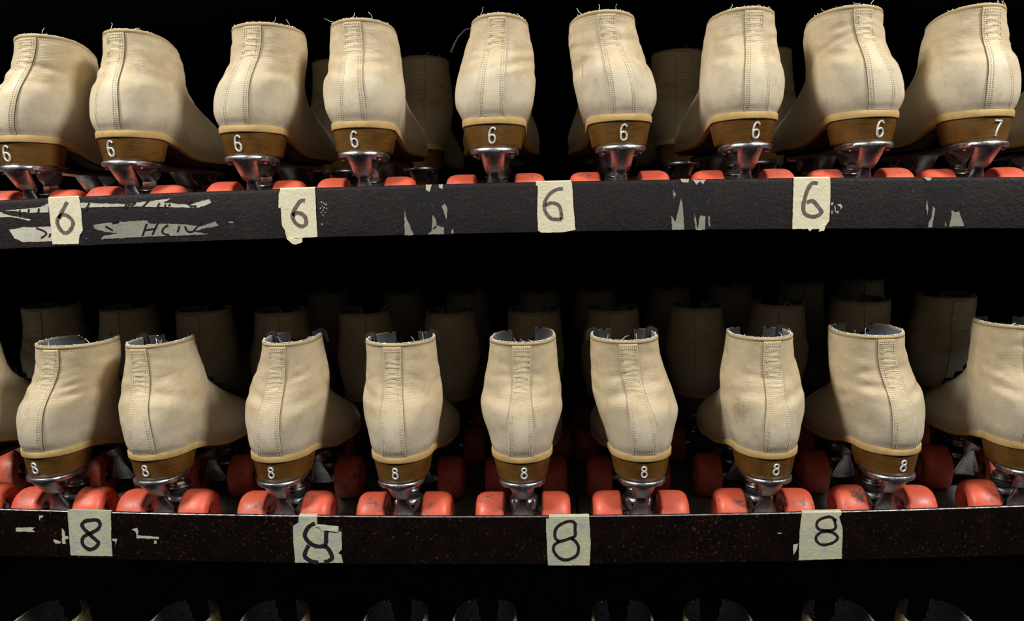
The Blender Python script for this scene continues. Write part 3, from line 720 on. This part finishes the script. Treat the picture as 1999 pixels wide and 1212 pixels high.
for i, x in enumerate(tips):
    back_skate(x, Y0, LZ, 0, i, 'lower shelf skate of which only the collar edges show, %s of nine' % wh[i], 'skates on the lower shelf')
sec = [-.757, -.646, -.523, -.409, -.273, -.15, -.019, .093, .224, .338, .462, .578]
ordn = ['first', 'second', 'third', 'fourth', 'fifth', 'sixth', 'seventh', 'eighth', 'ninth', 'tenth', 'eleventh', 'twelfth']
for i, x in enumerate(sec):
    back_skate(x, .305, lip('B', x)-LIPH['B'], (-1, 0, 0, -.5, .5, 0, -.5, 0, .5, 0, 0, 1)[i], i, 'dim skate in the middle shelf second row, %s from the left' % ordn[i], 'second row on the middle shelf')
    if 3 <= i: back_skate(x, .605, lip('B', x)-LIPH['B'], 0, i+1, 'nearly black skate in the middle shelf third row, %s from the left' % ordn[i-3], 'third row on the middle shelf')
for i, (x, l) in enumerate(((-.297, 'left behind the fourth skate'), (-.181, 'right behind the fourth skate'), (.197, 'left behind the seventh skate'), (.313, 'right behind the seventh skate'))):
    back_skate(x, .305, lip('T', x)-LIPH['T'], 0, i+2, 'dim skate in the second row of the upper shelf, %s' % l, 'second row on the upper shelf')

# ------------------------------------------------------------------ tape labels on the rails
def px(region, s, pts): return [(region[0]+x/s, region[1]+y/s) for x, y in pts]
from mathutils.geometry import tessellate_polygon
def sheet(b, poly, y0, th, m=0, jag=.0, seed=0, wob=0.):
    """polygon given in photo pixels, laid on the rail face"""
    R = random.Random(seed); P = []
    n = len(poly)
    for i in range(n):
        a = at(*poly[i]); c = at(*poly[(i+1) % n]); L = (c-a).length; k = max(1, int(L/.0022)) if jag else 1
        for q in range(k):
            p = a.lerp(c, q/k)
            if q and jag: p += Vector((R.uniform(-jag, jag), 0, R.uniform(-jag, jag)))
            P.append(p)
    fr = [(p.x, y0-th-wob*abs(noise.noise(Vector((p.x*90, p.z*90, seed)))), p.z) for p in P]; bk = [(p.x, y0, p.z) for p in P]
    k = len(b.v); N = len(P); b.v += fr+bk
    for t in tessellate_polygon([[Vector((p.x, p.z, 0)) for p in P]]): b.f.append((k+t[0], k+t[1], k+t[2])); b.m.append(m)
    for i in range(N): j = (i+1) % N; b.f.append((k+i, k+j, k+N+j, k+N+i)); b.m.append(m)
def ribbon(b, pts, wpx, y0, th=.00012, m=0, seed=0, smooth=True):
    if smooth and len(pts) > 2:
        q = []
        for i in range(len(pts)-1):
            p0 = pts[max(0, i-1)]; p1 = pts[i]; p2 = pts[i+1]; p3 = pts[min(len(pts)-1, i+2)]
            for t in (0, .25, .5, .75):
                q.append(tuple(.5*((2*p1[c])+(-p0[c]+p2[c])*t+(2*p0[c]-5*p1[c]+4*p2[c]-p3[c])*t*t+(-p0[c]+3*p1[c]-3*p2[c]+p3[c])*t**3) for c in (0, 1)))
        q.append(pts[-1]); pts = q
    R = random.Random(seed); rings = []
    for i, p in enumerate(pts):
        a = pts[max(0, i-1)]; c = pts[min(len(pts)-1, i+1)]; tx, ty = c[0]-a[0], c[1]-a[1]; l = math.hypot(tx, ty) or 1; w2 = wpx/2*R.uniform(.88, 1.1)
        A = at(p[0]-ty/l*w2, p[1]+tx/l*w2); B = at(p[0]+ty/l*w2, p[1]-tx/l*w2)
        rings.append([(A.x, y0-th, A.z), (B.x, y0-th, B.z), (B.x, y0, B.z), (A.x, y0, A.z)])
    b.rings(rings)
def fold(b, xa, xb, row, m=0, seed=0, gaps=()):
    """the strip of tape turned over the top of the rail"""
    R = random.Random(seed); n = 14
    th = .0053 if row == 'T' else .0045; rings = []
    for i in range(n+1):
        x = lerp(xa, xb, i/n); z = lip(row, x); e = R.uniform(-.0006, .0004)
        rings.append([(x, -.0007, z-.004), (x, -.0006, z-.0004), (x, .0004, z+.0008), (x, .0022, z+.0009), (x, th+.0004+e, z+.0008), (x, th+.0004+e, z+.0003), (x, .0018, z+.0003), (x, .0002, z-.0004), (x, -.0002, z-.004)])
    b.rings(rings, m)
def label_thing(label, poly, strokes, wpx, mat, ink, row=None, foldx=None, jag=.0002, seed=0, extra=None, group='numbered tape labels on the rails', digit_='6'):
    c = at(sum(p[0] for p in poly)/len(poly), sum(p[1] for p in poly)/len(poly)); root = empty('tape_label', (c.x, 0, c.z)); tag(root, label, 'label', group)
    b = MB(); sheet(b, poly, -.0002, .0006, 0, jag, seed)
    if foldx: fold(b, at(foldx[0], 0).x if False else at(foldx[0], poly[0][1]).x, at(foldx[1], poly[1][1]).x, row, 0, seed)
    def loc(me):
        for v in me.vertices: v.co -= Vector((c.x, 0, c.z))
        return me
    put('tape', loc(b.mesh('tape', [M[mat]], False, 30, scale=1)), root)
    if extra:
        b = MB()
        for e in extra: sheet(b, e, -.0009, .0007, 0, .0003, seed+5, .0012)
        put('torn_flap', loc(b.mesh('torn_flap', [M['tape_torn' if mat != 'tape' else 'tape']], False, 30, scale=1)), root)
    b = MB()
    for s_ in strokes: ribbon(b, s_, wpx, -.00085, .00014, 0, seed)
    q = put('handwritten_number', loc(b.mesh('handwritten_number', [M[ink]], False, 30, scale=1)), root); q['label'] = 'handwritten %s in marker' % digit_
    return root
r8 = (0, 340)
label_thing('cream tape label with angular handwritten 6, leftmost label on the upper rail', px(r8, 8, [(755, 372), (1235, 350), (1250, 420), (1270, 560), (1285, 780), (1298, 880), (1245, 960), (1232, 1090), (825, 1095), (800, 800), (775, 560)]),
            [px(r8, 8, [(1055, 432), (1010, 520), (955, 620), (895, 725)]), px(r8, 8, [(895, 725), (925, 820), (975, 890), (1030, 920), (1095, 885), (1140, 810), (1145, 740), (1100, 680), (1030, 635), (965, 640), (925, 690)])], 7.2, 'tape', 'ink', 'T', (95, 153), seed=1)
r5 = (530, 340)
label_thing('cream tape label with handwritten 6 and torn lower corner on the upper rail', px(r5, 5.403, [(95, 168), (460, 150), (470, 400), (485, 662), (250, 672), (178, 690), (150, 600), (115, 545), (100, 350), (75, 360), (80, 205)]),
            [px(r5, 5.403, [(355, 280), (310, 282), (262, 345), (232, 400), (225, 445), (245, 500), (290, 540), (335, 548), (368, 520), (358, 455), (315, 415), (260, 408), (228, 440)])], 7.4, 'tape', 'ink', 'T', (547, 615), seed=2,
            extra=[px(r5, 5.403, [(150, 600), (182, 680), (330, 676), (328, 715), (262, 742), (225, 735), (165, 680)])])
r9 = (900, 330)
label_thing('cream tape label whose handwritten 6 has an open square bowl, upper rail centre', px(r9, 8, [(1160, 195), (1725, 190), (1735, 250), (1755, 600), (1785, 950), (1650, 975), (1500, 990), (1250, 990), (1205, 960), (1190, 700), (1200, 250)]),
            [px(r9, 8, [(1590, 310), (1530, 308), (1450, 340), (1375, 400), (1320, 490), (1300, 580), (1315, 660), (1365, 735), (1430, 780), (1570, 785)]), px(r9, 8, [(1570, 785), (1565, 700), (1545, 600), (1495, 545), (1400, 530), (1320, 570)])], 6.8, 'tape', 'ink', 'T', (1046, 1114), seed=3)
r6 = (1280, 330)
label_thing('cream tape label with tall handwritten 6 and ragged corner, rightmost label on the upper rail', px(r6, 5.403, [(1455, 98), (1838, 95), (1840, 300), (1828, 548), (1770, 620), (1725, 632), (1440, 632), (1448, 350)]),
            [px(r6, 5.403, [(1705, 150), (1650, 148), (1605, 205), (1575, 290), (1555, 380), (1560, 450), (1600, 490), (1680, 500), (1745, 455), (1700, 385), (1650, 335), (1590, 355)])], 7.6, 'tape', 'ink', 'T', (1549, 1619), seed=4,
            extra=[px(r6, 5.403, [(1790, 590), (1770, 650), (1715, 660), (1740, 610), (1775, 580)]), px(r6, 5.403, [(1600, 630), (1620, 655), (1650, 630)])])
r1 = (0, 970)
label_thing('mottled yellow tape label with looped handwritten 8, leftmost label on the middle rail', px(r1, 8, [(1060, 195), (1735, 215), (1740, 640), (1760, 920), (1400, 915), (1108, 905), (1080, 500), (1065, 300)]),
            [px(r1, 8, [(1420, 360), (1340, 370), (1290, 420), (1310, 480), (1380, 550), (1440, 610), (1510, 670), (1545, 710), (1510, 770), (1440, 810), (1380, 805), (1310, 750), (1290, 680), (1310, 620), (1370, 580), (1450, 545), (1530, 500), (1570, 430), (1545, 370), (1480, 350), (1420, 360)])], 7.0, 'tape_old', 'ink_dark', 'B', (134, 215), seed=5, digit_='8')
r2 = (540, 980)
label_thing('tattered tape label with thick broken handwritten 8 on the middle rail', px(r2, 9.325, [(410, 275), (740, 270), (740, 400), (1130, 440), (1130, 530), (1180, 540), (1192, 850), (1120, 930), (1180, 960), (1210, 1100), (340, 1095), (310, 700), (300, 430), (400, 370)]),
            [px(r2, 9.325, [(700, 380), (620, 420), (560, 480), (520, 570), (530, 640), (590, 720), (680, 780), (770, 800), (850, 790), (900, 740), (905, 600), (910, 520)]),
             px(r2, 9.325, [(590, 780), (545, 860), (515, 950), (540, 1010), (640, 1070), (760, 1095)]), px(r2, 9.325, [(870, 1090), (950, 1060), (1015, 1010), (980, 900), (930, 830), (870, 790)])], 8.0, 'tape_old', 'ink_dark', 'B', (584, 619), seed=6, digit_='8',
            extra=[px(r2, 9.325, [(715, 430), (900, 420), (1130, 440), (1110, 530), (960, 510), (850, 520), (790, 460)])])
label_thing('mottled tape label with ring-shaped handwritten 8 and small hole, middle rail centre', [(1066, 1012), (1150, 1011), (1153, 1060), (1151, 1103), (1070, 1103), (1066, 1030)],
            [px((900, 990), 8, [(1785, 240), (1720, 212), (1650, 222), (1560, 260), (1490, 320), (1465, 400), (1475, 480), (1530, 522), (1600, 515), (1700, 480), (1780, 440), (1780, 340), (1785, 240)]),
             px((900, 990), 8, [(1540, 530), (1470, 570), (1440, 640), (1470, 720), (1540, 790), (1620, 815), (1700, 805), (1800, 750), (1830, 680), (1830, 600), (1780, 520), (1720, 480)])], 6.0, 'tape_old', 'ink_dark', 'B', (1072, 1150), seed=7, digit_='8')
r7 = (1500, 980)
label_thing('mottled tape label with squarish handwritten 8, rightmost label on the middle rail', px(r7, 4.006, [(262, 82), (570, 80), (552, 115), (580, 210), (572, 440), (235, 452), (245, 210)]),
            [px(r7, 4.006, [(530, 145), (490, 115), (450, 115), (390, 140), (375, 180), (395, 210), (440, 218), (500, 215), (525, 190), (510, 130)]),
             px(r7, 4.006, [(480, 225), (420, 230), (380, 255), (370, 290), (400, 325), (450, 330), (510, 310), (540, 275), (510, 240), (470, 228)])], 5.4, 'tape_old', 'ink_dark', 'B', (1566, 1642), seed=8, digit_='8')
# torn remnants
def residue(label, polys, mat='tape_torn', strokes=(), sw=4, film=None, seed=0):
    o_ = [p for q in polys for p in q]; c = at(sum(p[0] for p in o_)/len(o_), sum(p[1] for p in o_)/len(o_))
    root = empty('torn_tape', (c.x, 0, c.z)); tag(root, label, 'torn tape')
    def loc(me):
        for v in me.vertices: v.co -= Vector((c.x, 0, c.z))
        return me
    b = MB()
    for i, p in enumerate(polys): sheet(b, p, -.0001, .0003, 0, .0004, seed+i)
    put('paper_scraps', loc(b.mesh('paper_scraps', [M[mat]], False, scale=1)), root)
    if film:
        b = MB(); sheet(b, film, -.0005, .0001, 0); put('clear_film', loc(b.mesh('clear_film', [M['film']], False, scale=1)), root)
    if strokes:
        b = MB()
        for s_ in strokes: ribbon(b, s_, sw, -.0004, .0002, 0, seed)
        q = put('handwriting', loc(b.mesh('handwriting', [M['ink_dark']], False, scale=1)), root); q['label'] = 'remains of handwritten letters in black marker'
rL = (0, 360); q4 = 4.165
residue('long torn paper strips with faded black handwriting beside the leftmost 6 label', [
    px(rL, q4, [(40, 215), (180, 200), (330, 185), (395, 155), (395, 228), (250, 230), (100, 215)]), px(rL, q4, [(655, 150), (720, 150), (1010, 160), (1180, 140), (1390, 115), (1330, 150), (1540, 165), (1700, 120), (1718, 150), (1620, 188), (1010, 178), (660, 190)]),
    px(rL, q4, [(-40, 215), (0, 225), (90, 255), (250, 285), (240, 297), (100, 264), (-40, 268)]), px(rL, q4, [(75, 370), (200, 345), (260, 350), (415, 340), (430, 460), (320, 465), (190, 470), (120, 440)]),
    px(rL, q4, [(760, 330), (900, 310), (1195, 292), (1220, 320), (1440, 320), (1640, 340), (1750, 300), (1780, 335), (1560, 380), (1700, 405), (1180, 425), (820, 445), (840, 420), (960, 395), (850, 385), (770, 360)]), px(rL, q4, [(1860, 303), (1900, 305), (1895, 315), (1862, 312)])],
    strokes=[px(rL, q4, s_) for s_ in ([(730, 150), (695, 215)], [(165, 208), (158, 240)], [(240, 200), (232, 228)], [(318, 195), (316, 228)], [(1035, 148), (1015, 195)], [(1040, 150), (1100, 146), (1085, 165), (1040, 168)], [(1215, 130), (1165, 180)], [(1300, 150), (1275, 200)], [(1350, 160), (1340, 182)], [(1385, 158), (1375, 180)], [(1560, 130), (1530, 150), (1555, 175), (1600, 175)],
             [(298, 355), (360, 380), (378, 405), (335, 437)], [(412, 398), (402, 430)], [(1195, 320), (1160, 420)], [(1290, 305), (1240, 410)], [(1185, 372), (1265, 360)], [(1370, 330), (1330, 358), (1325, 395), (1380, 412)], [(1462, 338), (1445, 388)], [(1505, 340), (1525, 380), (1565, 385), (1600, 350), (1650, 300)], [(860, 340), (920, 375)], [(915, 316), (970, 306)])], sw=3.6, film=px(rL, q4, [(660, 225), (1905, 195), (1925, 400), (670, 450)]), seed=20)
residue('clear tape patch with white scraps on the upper rail, left of its centre', [px(r5, 5.403, p) for p in ([(1405, 380), (1430, 480), (1500, 640), (1405, 645)], [(1630, 108), (1692, 108), (1670, 190), (1630, 165)], [(1765, 108), (1810, 105), (1805, 155), (1770, 145)],
    [(1795, 335), (1830, 310), (1855, 360), (1845, 480), (1828, 430)], [(1700, 430), (1730, 470), (1740, 540), (1820, 560), (1820, 632), (1645, 632), (1690, 600)], [(1900, 590), (1918, 575), (1918, 625), (1895, 622)])], film=px(r5, 5.403, [(1400, 185), (1915, 165), (1915, 635), (1405, 645)]), strokes=[px(r5, 5.403, [(1705, 575), (1740, 550)])], sw=3, seed=30)
residue('white vertical streaks of torn tape on the upper rail left of the rightmost 6 label', [px(r6, 5.403, p) for p in ([(180, 215), (215, 270), (190, 310)], [(265, 310), (282, 360), (290, 480), (302, 638), (175, 640), (165, 490), (210, 560), (240, 430)], [(405, 450), (430, 560), (440, 638), (425, 640), (410, 560)], [(455, 560), (470, 490), (525, 500), (520, 638), (440, 640)],
    [(260, 103), (350, 103), (345, 140), (270, 135)], [(385, 110), (530, 112), (500, 160), (470, 130), (430, 165)], [(550, 500), (560, 600), (575, 610), (570, 500)])], film=px(r6, 5.403, [(150, 200), (575, 195), (590, 630), (165, 640)]), seed=40)
residue('faint torn tape patch below the seven skate at the right of the upper rail', [px((1749, 320), 8, p) for p in ([(575, 660), (610, 700), (585, 860), (560, 985), (505, 990), (515, 900), (560, 820)], [(870, 720), (930, 760), (985, 740), (1030, 880), (1060, 970), (830, 975), (860, 860)], [(765, 900), (790, 960), (760, 975)], [(425, 212), (560, 215), (540, 255), (490, 262)], [(480, 560), (500, 700), (490, 800), (470, 700)])],
    film=px((1749, 320), 8, [(455, 350), (1055, 350), (1065, 975), (470, 975)]), seed=50)
residue('small pale scraps of old tape either side of the leftmost 8 label', [px(r1, 8, p) for p in ([(250, 480), (550, 475), (500, 510), (555, 545), (250, 535)], [(615, 290), (680, 290), (665, 320), (630, 320), (630, 370), (612, 340)], [(970, 490), (1000, 520), (1020, 610), (1070, 615), (1070, 650), (1020, 660), (1030, 730), (980, 730), (970, 640)], [(835, 660), (880, 670), (960, 700), (940, 725), (870, 725), (840, 690)], [(1755, 650), (1835, 655), (1815, 740), (1800, 690), (1760, 680)])]
    +[px((0, 560), 2.204, p) for p in ([(567, 1042), (590, 1036), (596, 1052), (592, 1068), (684, 1076), (684, 1084), (588, 1080), (584, 1052)], [(664, 1090), (674, 1092), (674, 1104), (664, 1104)])], seed=60)
residue('tiny torn scrap left of the squarish handwritten 8', [px(r7, 4.006, p) for p in ([(195, 330), (232, 325), (215, 380), (195, 412)], [(70, 240), (105, 240), (100, 245), (75, 246)])], seed=70)
R = random.Random(5)
residue('patch of white paint flecks on the upper rail right of the torn-corner 6 label', [px(r5, 5.403, [(x, y), (x+R.uniform(6, 16), y+R.uniform(-8, 6)), (x+R.uniform(8, 20), y+R.uniform(4, 14)), (x+R.uniform(-4, 4), y+R.uniform(8, 18))]) for x, y in ((520, 285), (545, 300), (570, 315), (530, 330), (550, 350), (510, 350), (575, 355), (540, 380), (520, 400), (560, 400), (540, 425), (530, 520))], seed=80)
residue('small pale squiggle of glue right of the rightmost 6 label', [px(r6, 5.403, p) for p in ([(1850, 360), (1875, 350), (1870, 370), (1852, 385)], [(1880, 390), (1895, 395), (1905, 450), (1895, 455)], [(1915, 375), (1950, 365), (1970, 400), (1945, 425), (1950, 395), (1920, 385)], [(1855, 440), (1865, 440), (1862, 475), (1852, 470)], [(1905, 450), (1930, 440), (1925, 465), (1908, 465)])], seed=90)
